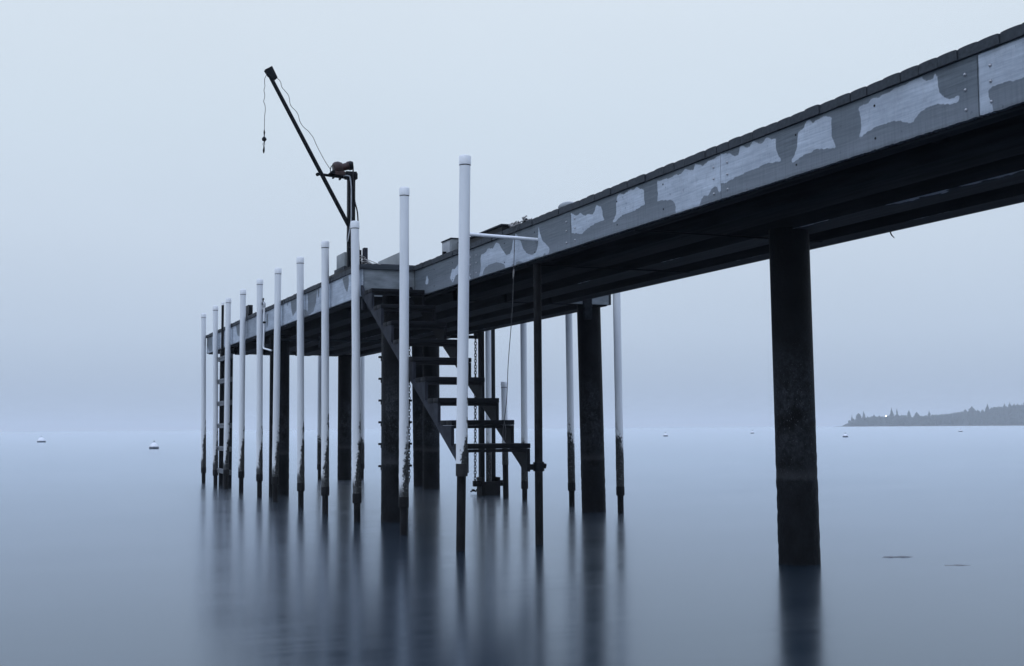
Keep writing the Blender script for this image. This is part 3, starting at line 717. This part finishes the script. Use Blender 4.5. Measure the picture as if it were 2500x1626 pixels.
# crane foot: timber sole plate, grey control box, upright timber with rope
th = thing('crane_sole_timber', (6.1, 23.2, ZT), 'black sole timber on the deck at the foot of the crane', 'timber')
obj('timber', MB().box(5.92, 6.5, 22.0, 23.9, ZT+.012, ZT+.13), M['black'], th, bevel=.01)
th = thing('control_box', (6.05, 22.9, ZT+.13), 'grey flat-sided control box left of the crane mast', 'box')
obj('housing', MB().box(5.95, 6.2, 22.55, 23.15, ZT+.20, ZT+.47), M['greybox'], th, bevel=.01)
obj('foot', MB().box(5.93, 6.18, 22.5, 23.25, ZT+.132, ZT+.198), M['plank'], th, bevel=.006)
pu = at(885, 606, 1, 21.6)
th = thing('upright_timber', (pu[0], 21.6, ZT), 'short upright timber wrapped with rope, right of the crane mast', 'post')
obj('timber', MB().box(pu[0]-.10, pu[0]-.03, 21.55, 21.7, ZT+.012, pu[2]-.04), M['black'], th, bevel=.006)
obj('timber', MB().box(pu[0]-.0, pu[0]+.075, 21.5, 21.62, ZT+.012, pu[2]), M['stringer'], th, bevel=.012)
rp = MB()
for k in range(4):
    zz = pu[2]-.17-.04*k
    rp.tube([(pu[0]-.02+.07*math.cos(t_)+.02*k, 21.56+.09*math.sin(t_), zz+.02*math.sin(t_*2+k)) for t_ in np.linspace(0, 2*math.pi, 14)], .009, 6, caps=False)
rp.tube(smooth_pts([(pu[0]+.05, 21.48, pu[2]-.22), (pu[0]+.16, 21.3, pu[2]-.30), (pu[0]+.30, 21.1, ZT+.02)]), .007, 6)
rp.tube(smooth_pts([(pu[0]+.0, 21.48, pu[2]-.2), (pu[0]+.06, 21.2, pu[2]-.33), (pu[0]+.10, 21.0, ZT+.02)]), .008, 6)
obj('rope', rp, M['rope'], th)
th = thing('bull_rail', (6.6, 21.9, ZT), 'low dark bull rail lying across the deck behind the stair head', 'rail')
obj('timber', MB().box(6.02, 7.75, 21.75, 21.92, ZT+.05, ZT+.165), M['stringer'], th, bevel=.015)
obj('block', MB().box(6.3, 6.5, 21.76, 21.91, ZT+.012, ZT+.049), M['stringer'], th)
obj('block', MB().box(7.4, 7.6, 21.76, 21.91, ZT+.012, ZT+.049), M['stringer'], th)
bt = at(976, 617, 0, 6.75)
ya_, yb_ = at(984, 600, 0, 7.0)[1], at(923, 635, 0, 7.0)[1]; zp = at(960, 622.5, 0, 7.0)[2]
th = thing('splash_board', (7.04, (ya_+yb_)/2, ZT), 'upright grey board standing behind the tall pole at the stair head', 'board')
obj('board', MB().box(7.0, 7.08, ya_, yb_, ZT+.012, zp), M['greybox'], th, bevel=.006)
# cabinet beside the long dark box
y0c = at(1102, 588, 0, 6.98)[1]; yl = at(1079, 590, 0, 6.98)[1]; ztc = at(1079, 590, 0, 6.98)[2]
th = thing('meter_cabinet', (7.1, y0c+.2, ZT), 'pale grey metal cabinet with a small round meter on the walkway edge', 'cabinet')
obj('body', MB().box(6.98, 7.17, y0c, yl-.0, ZT+.012, ztc-.02), M['greybox'], th, bevel=.006)
obj('door', MB().box(6.972, 6.979, y0c+.05, yl-.04, ZT+.03, ztc-.05), M['conduit'], th, bevel=.003)
obj('lid', MB().box(6.965, 7.185, y0c-.015, yl+.015, ztc-.019, ztc+.0), M['stringer'], th, bevel=.003)
ymt = (y0c+yl)/2
obj('meter', MB().tube([(6.964, ymt, ZT+.10), (6.91, ymt, ZT+.10), (6.905, ymt, ZT+.10)], [.035, .035, .02], 14), M['black'], th)
dk = at(1130, 583, 0, 7.05)
th = thing('long_dark_chest', (7.3, y0c-.6, ZT), 'long black chest lying along the walkway behind the nearest white pole', 'chest')
obj('body', MB().box(7.10, 7.75, 17.45, y0c-.04, ZT+.012, dk[2]-.03), M['black'], th, bevel=.008)
obj('lid', MB().box(7.075, 7.78, 17.42, y0c-.035, dk[2]-.029, dk[2]+.0), M['stringer'], th, bevel=.006)
# black outlet box far along the platform
pe = at(600.5, 775, 0, 5.95); pe2 = at(600.5, 748, 0, 5.95); pw = at(610, 760, 0, 5.95)
th = thing('outlet_post', (5.97, pe[1], ZT), 'small black electric outlet post on the platform edge by the fourth pole', 'post')
obj('post', MB().box(5.93, 6.05, pe[1]-.42, pe[1]+.05, ZT+.012, pe2[2]), M['black'], th, bevel=.006)
obj('socket_box', MB().box(5.93, 6.02, pe[1]-.52, pe[1]-.43, ZT+.14, pe2[2]-.03), M['black'], th, bevel=.006)
# stand pipe with tap, fixed outside the fascia
XT = XP-.045
s = [at(a, b_, 0, XT) for a, b_ in ((645.5, 744), (644.5, 800), (643, 850), (650, 856))]
th = thing('tap_standpipe', tuple(s[2]), 'white standpipe with black garden tap, fixed to the platform fascia', 'tap')
obj('pipe', MB().tube([s[3]+np.array([.1, -.1, 0]), s[2]+np.array([0, -.08, -.01]), s[2]+np.array([0, -.0, .03]), s[1], s[0]], .021, 12), M['cap'], th)
tp = s[0]
obj('elbow', MB().tube(smooth_pts([tuple(tp-np.array([0, 0, .06])), tuple(tp+np.array([0, 0, .02])), tuple(tp+np.array([0, .06, .05])), tuple(tp+np.array([0, .12, .05]))]), .03, 12), M['conduit'], th)
obj('tap', MB().tube([tuple(tp+np.array([0, .09, .05])), tuple(tp+np.array([0, .25, .05]))], [.035, .04], 10).tube([tuple(tp+np.array([0, .23, .06])), tuple(tp+np.array([0, .26, -.06]))], .032, 10).tube([tuple(tp+np.array([0, .17, .06])), tuple(tp+np.array([0, .2, .16]))], .022, 8).tube([tuple(tp+np.array([0, .12, .15])), tuple(tp+np.array([0, .30, .175]))], .022, 8), M['black'], th)
obj('strap', MB().tube([tuple(at(645, 787, 0, XT)+np.array([0, 0, -.02])), tuple(at(645, 787, 0, XT)+np.array([0, 0, .02]))], .035, 12), M['black'], th)
# heap of rope and white cloth on the walkway edge, wire hanging down from it
ho = at(1270, 548, 0, 6.85)
th = thing('rope_heap', (6.85, ho[1], ZT), 'small tangle of pale rope on the walkway edge above the hanging wire', 'rope')
rp = MB()
for k in range(7):
    ph = k*.9; rp.tube(smooth_pts([(6.80+.1*math.cos(ph+t_)+.01*k, ho[1]+.16*math.sin(t_)*(1-.05*k)-.04*k, ZT+.02+.012*k+.02*math.sin(3*t_+ph)) for t_ in np.linspace(0, 5.0, 8)]), .010, 6)
obj('rope', rp, M['rope'], th)
obj('cleat', MB().tube([(6.82, ho[1]-.30, ZT+.075), (6.82, ho[1]-.16, ZT+.035)], .014, 6).tube([(6.84, ho[1]-.22, ZT+.03), (6.80, ho[1]-.27, ZT+.09)], .012, 6), M['black'], th)
def hw(x, y, X): p = at(x, y, 0, X); return tuple(p)
wp = [hw(1261, 552, 6.70), hw(1257, 570, 6.69), hw(1254, 663, 6.66), hw(1250, 767, 6.62), hw(1241, 883, 6.58), hw(1238, 960, 6.56), hw(1235, 995, 6.55), hw(1231, 1028, 6.54)]
th = thing('hanging_wire', wp[0], 'thin pale line hanging from the walkway edge down to the stair treads', 'wire')
mb = MB(); mb.tube(smooth_pts(wp), .0055, 6)
mb.tube(smooth_pts([hw(1231, 1028, 6.54), hw(1228, 1055, 6.52), hw(1229, 1076, 6.50)]), .0045, 6).tube(smooth_pts([hw(1231, 1028, 6.54), hw(1235, 1052, 6.53), hw(1233, 1074, 6.52)]), .0045, 6)
obj('line', mb, M['wire'], th)
obj('splice', MB().tube([hw(1254.5, 658, 6.655), hw(1254, 664, 6.655), hw(1253, 680, 6.655)], [.009, .013, .009], 8), M['rope'], th)
# rounded float resting on the walkway behind the deck edge
bu = at(1387, 499, 0, 7.0)
th = thing('deck_float', (7.0, bu[1], ZT), 'grey rounded float resting on the walkway, only its top showing', 'float')
bm = bmesh.new(); bmesh.ops.create_uvsphere(bm, u_segments=24, v_segments=14, radius=1)
for v in bm.verts: v.co = Vector((v.co.x*.13, v.co.y*.17, v.co.z*.07))
me = bpy.data.meshes.new('hull'); bm.to_mesh(me); bm.free()
for p_ in me.polygons: p_.use_smooth = True
o = link('hull', me, M['greybox'], th, (0, 0, .085))
# frayed strap curling under the far edge of the walkway
s0 = [at(a, b_, 0, 9.79) for a, b_ in ((2176, 556), (2174, 566), (2177, 574), (2184, 581))]
th = thing('loose_strap', tuple(s0[0]), 'small dark strap end curling below the far edge of the walkway', 'strap')
obj('strap', MB().tube(smooth_pts([tuple(s0[0]+np.array([-.05, 0, .06]))]+[tuple(p) for p in s0]), [.010]*9+[.009]*4+[.006]*3+[.002], 6), M['rubber'], th)

# ------------------------------------------------------------------ mooring buoys
bmat, t, b = mat('white_buoy_plastic', .4, .4)
z = sep(t, pos(t))[2]
ow = N(t, 'ShaderNodeTexCoord').outputs['Object']; oz = sep(t, ow)[2]
t.links.new(mix(t, mrange(t, math_(t, 'ADD', oz, math_(t, 'MULTIPLY', noise(t, mapped(t, (4, 4, 4), ow), 1, 4), .12)), .30, .22), (.66, .69, .73), (.07, .09, .12)), b.inputs['Base Color'])
def buoy(px, py, diam, h, label, eye=True):
    p = at(px, py, 2, 0); R_ = diam/2
    th = thing('mooring_buoy', (p[0], p[1], 0), label, 'buoy', 'white mooring buoys afloat')
    prof = [(-.25*h, .0), (-.2*h, .6*R_), (0, .97*R_), (.10*h, R_), (.28*h, .98*R_), (.5*h, .85*R_), (.7*h, .66*R_), (.87*h, .40*R_), (.97*h, .15*R_), (h, .02*R_)]
    mb = MB(); mb.tube([(p[0], p[1], z_) for z_, r_ in prof], [max(r_, .005) for z_, r_ in prof], 28)
    obj('float', mb, bmat, th, smooth=60)
    if eye:
        mb = MB(); mb.tube([(p[0], p[1]+.10*math.cos(a), h+.06+.08*math.sin(a)) for a in np.linspace(-.6, math.pi+.6, 12)], .025, 6)
        obj('ring', mb, M['black'], th)
buoy(376, 1096, .82, .56, 'nearest white mooring buoy, dark below, between the left edge and the poles')
buoy(101, 1080, 1.15, .72, 'pale mooring buoy with a ring, nearest the left edge of the picture')
buoy(1625, 1065.5, .78, .52, 'small white buoy afloat between the two thick piles, left one of two')
buoy(1837, 1058.3, .85, .5, 'tiny white buoy afloat just left of the nearest pile')
buoy(2064, 1067.5, .75, .48, 'white buoy afloat below the left tip of the wooded headland')
buoy(2345, 1054, .95, .5, 'small white buoy afloat close under the wooded headland, rightmost')

rk = simple('wet_black_rock', (.03, .04, .055), (.07, .085, .11), (18, 18, 18), .35, .4, 0, .4)
for px, py, L, h_, lab in ((2192, 1360, .22, .012, 'dark wet rock just awash in the open water right of the nearest pile'), (2338, 1380, .17, .008, 'faint low rock barely awash near the right edge')):
    p = at(px, py, 2, 0)
    bm = bmesh.new(); bmesh.ops.create_uvsphere(bm, u_segments=40, v_segments=16, radius=1)
    for v in bm.verts:
        k = 1+.25*math.sin(v.co.x*7+px)+.12*math.sin(v.co.x*19+v.co.y*5)
        a = -.386; X_, Y_ = v.co.x*L, v.co.y*.06*k
        v.co = Vector((X_*math.cos(a)-Y_*math.sin(a), X_*math.sin(a)+Y_*math.cos(a), v.co.z*h_*k*(1.1 if v.co.z > 0 else 4)))
    me = bpy.data.meshes.new('rock_awash'); bm.to_mesh(me); bm.free()
    for p_ in me.polygons: p_.use_smooth = True
    tag(link('rock_awash', me, rk, None, (p[0], p[1], -.004)), lab, 'rock')

# ------------------------------------------------------------------ headland with conifers
DH = 2000.0
def hp(px, dep, z=0):               # point at lateral photo column px, depth dep (m), height z
    dx = (px-1250)/FOC
    fx, fy = RB[0][2], RB[1][2]; rx, ry = RB[0][0], RB[1][0]
    return Vector((dep*(fx+dx*rx), dep*(fy+dx*ry), z))
MP = DH/FOC
xs = [2032, 2045, 2056, 2075, 2100, 2140, 2170, 2200, 2220, 2255, 2300, 2340, 2390, 2420, 2500, 2600, 2800, 3100]
hs_ = [.15, .8, 10, 20, 27, 27, 29, 31, 24, 29, 32, 38, 42, 49, 58, 60, 62, 60]     # canopy height in px
gm = simple('dark_headland_ground', (.02, .028, .026), (.035, .045, .04), (.05, .05, .05), .9, .1, 0, 0)
mb = MB(); nd = 8; v = []; f = []
for i, (px, h) in enumerate(zip(xs, hs_)):
    for j in range(nd):
        u = j/(nd-1); prof = math.sin(min(1, u*1.6)*math.pi/2)
        zz = -0.4 if j == 0 else h*MP*.66*prof+.3*math.sin(i*2.1+j)
        v.append(hp(px+ (u*6 if i < 4 else 0), DH+u*220, zz))
for i in range(len(xs)-1):
    for j in range(nd-1): f.append((i*nd+j, (i+1)*nd+j, (i+1)*nd+j+1, i*nd+j+1))
mb.add(v, f); tag(obj('headland', mb, gm), kind='structure')
fm = simple('conifer_foliage', (.018, .03, .024), (.04, .055, .045), (.4, .4, .4), .9, .1, 0, 0)
bk = simple('conifer_bark', (.03, .027, .025), (.05, .045, .04), (.4, .4, .4), .9, .1, 0, 0)
def crown(mb, base, H, R_, kind, rnd):
    n = 9
    lay = 7 if kind == 'spire' else 6
    for k in range(lay):
        u = k/lay
        if kind == 'spire': z0_ = H*(.15+.8*u); r0 = R_*(1-u)*rnd.uniform(.75, 1.2); h0 = H*.22
        else: z0_ = H*(.25+.55*u); r0 = R_*math.sin(math.pi*(.25+.65*u))*rnd.uniform(.8, 1.2); h0 = H*.25
        o = len(mb.v); vv = []
        ox, oy = rnd.uniform(-.12, .12)*R_, rnd.uniform(-.12, .12)*R_
        for q in range(n):
            a = 2*math.pi*q/n+rnd.uniform(-.2, .2); rr = r0*rnd.uniform(.6, 1.25)
            vv.append((base[0]+ox+rr*math.cos(a), base[1]+oy+rr*math.sin(a), base[2]+z0_-rnd.uniform(0, .08)*H))
        vv.append((base[0]+ox*.4, base[1]+oy*.4, base[2]+min(H, z0_+h0))); vv.append((base[0]+ox, base[1]+oy, base[2]+z0_+.02*H))
        mb.add(vv, [(q, (q+1) % n, n) for q in range(n)]+[((q+1) % n, q, n+1) for q in range(n)])
def hcan(px): return float(np.interp(px, xs, hs_))
rnd = random.Random(11)
forest = MB()
for k in range(1500):
    px = 2062+ (rnd.random()**.8)*740
    u = rnd.uniform(.02, .75); g = hcan(px)*MP
    gz = g*.66*math.sin(min(1, u*1.6)*math.pi/2)
    Ht = g*rnd.uniform(.22, .42)+1.6
    if rnd.random() < .05: Ht *= 1.35
    crown(forest, hp(px, DH+u*220, gz-.2*Ht), Ht, Ht*rnd.uniform(.22, .42), 'spire' if rnd.random() < .45 else 'round', rnd)
fo = obj('forest', forest, fm, smooth=None); tag(fo, 'hazy mass of conifers covering the distant headland', 'forest', kind='stuff')
for px, top_y, r_, kind, lab in ((2074, 1009, .15, 'spire', 'lone slim conifer at the left tip of the headland'),
        (2090, 1006, .38, 'round', 'bushy tree right of the lone slim conifer on the headland tip'),
        (2103, 1001, .26, 'spire', 'pointed conifer left of the shore lamp on the headland'),
        (2171, 992, .26, 'spire', 'tallest layered conifer just right of the shore lamp'),
        (2184, 994, .2, 'spire', 'second tall conifer right of the shore lamp, slimmer'),
        (2213, 998, .2, 'round', 'dense rounded conifer in the gap of the headland skyline'),
        (2232, 1003, .34, 'round', 'broad tree right of the dip in the headland skyline'),
        (2262, 1000, .25, 'spire', 'pointed tree midway along the headland skyline'),
        (2366, 988, .3, 'round', 'rounded tree crest on the headland above the rightmost buoy'),
        (2404, 982, .3, 'spire', 'high conifer on the rising right part of the headland'),
        (2494, 977, .25, 'spire', 'highest conifer at the right edge of the picture')):
    g = hcan(px)*MP*.66; b0 = hp(px, DH+75, 0)
    zt = at(px, top_y, 0, b0[0])[2] if False else CAMH + (np.dot(RB[2], np.array([px-1250, -(top_y-813), FOC]))/np.linalg.norm((RB @ np.array([px-1250, -(top_y-813), FOC]))[:2]))*math.hypot(b0[0], b0[1])
    H = max(4, (zt-g)*.93+1)
    th = thing('conifer', (b0[0], b0[1], g-1), lab, 'tree', 'trees standing out on the headland skyline')
    mb = MB(); crown(mb, (b0[0], b0[1], g-1), H, H*r_, kind, rnd)
    crown(mb, (b0[0], b0[1], g-1), H*.97, H*r_*.8, kind, rnd); obj('crown', mb, fm, th, smooth=None)
    obj('trunk', MB().tube([(b0[0], b0[1], g-2), (b0[0], b0[1], g-1+H*.9)], [H*.025, H*.006], 6), bk, th)
lm, t, b = mat('lit_lamp_glass'); b.inputs['Emission Color'].default_value = (1, .97, .85, 1); b.inputs['Emission Strength'].default_value = 9
lp = hp(2157, DH-25, 0); zl = CAMH+((RB @ np.array([2157-1250, -(1015.8-813), FOC]))[2]/np.linalg.norm((RB @ np.array([2157-1250, -(1015.8-813), FOC]))[:2]))*math.hypot(lp[0], lp[1])
th = thing('shore_lamp', tuple(lp), 'bright white lamp shining on the wooded headland', 'lamp')
obj('post', MB().tube([(lp[0], lp[1], -.3), (lp[0], lp[1], zl)], .12, 8), M['black'], th)
bm = bmesh.new(); bmesh.ops.create_uvsphere(bm, u_segments=16, v_segments=10, radius=.85)
me = bpy.data.meshes.new('bulb'); bm.to_mesh(me); bm.free()
link('bulb', me, lm, th, (0, 0, zl))

# ------------------------------------------------------------------ haze
hm = bpy.data.materials.new('sea_mist'); hm.use_nodes = True; t = hm.node_tree; t.nodes.clear()
pv = N(t, 'ShaderNodeVolumePrincipled'); pv.inputs['Color'].default_value = (.93, .97, 1.0, 1)
pv.inputs['Density'].default_value = .00028; pv.inputs['Anisotropy'].default_value = .25
mo = N(t, 'ShaderNodeOutputMaterial'); t.links.new(pv.outputs[0], mo.inputs['Volume'])
hz = obj('haze', MB().box(-S-60, S+60, -460, S+60, -1.0, 62), hm, smooth=None)
tag(hz, 'thin pale sea mist lying over the water', 'haze', kind='stuff')
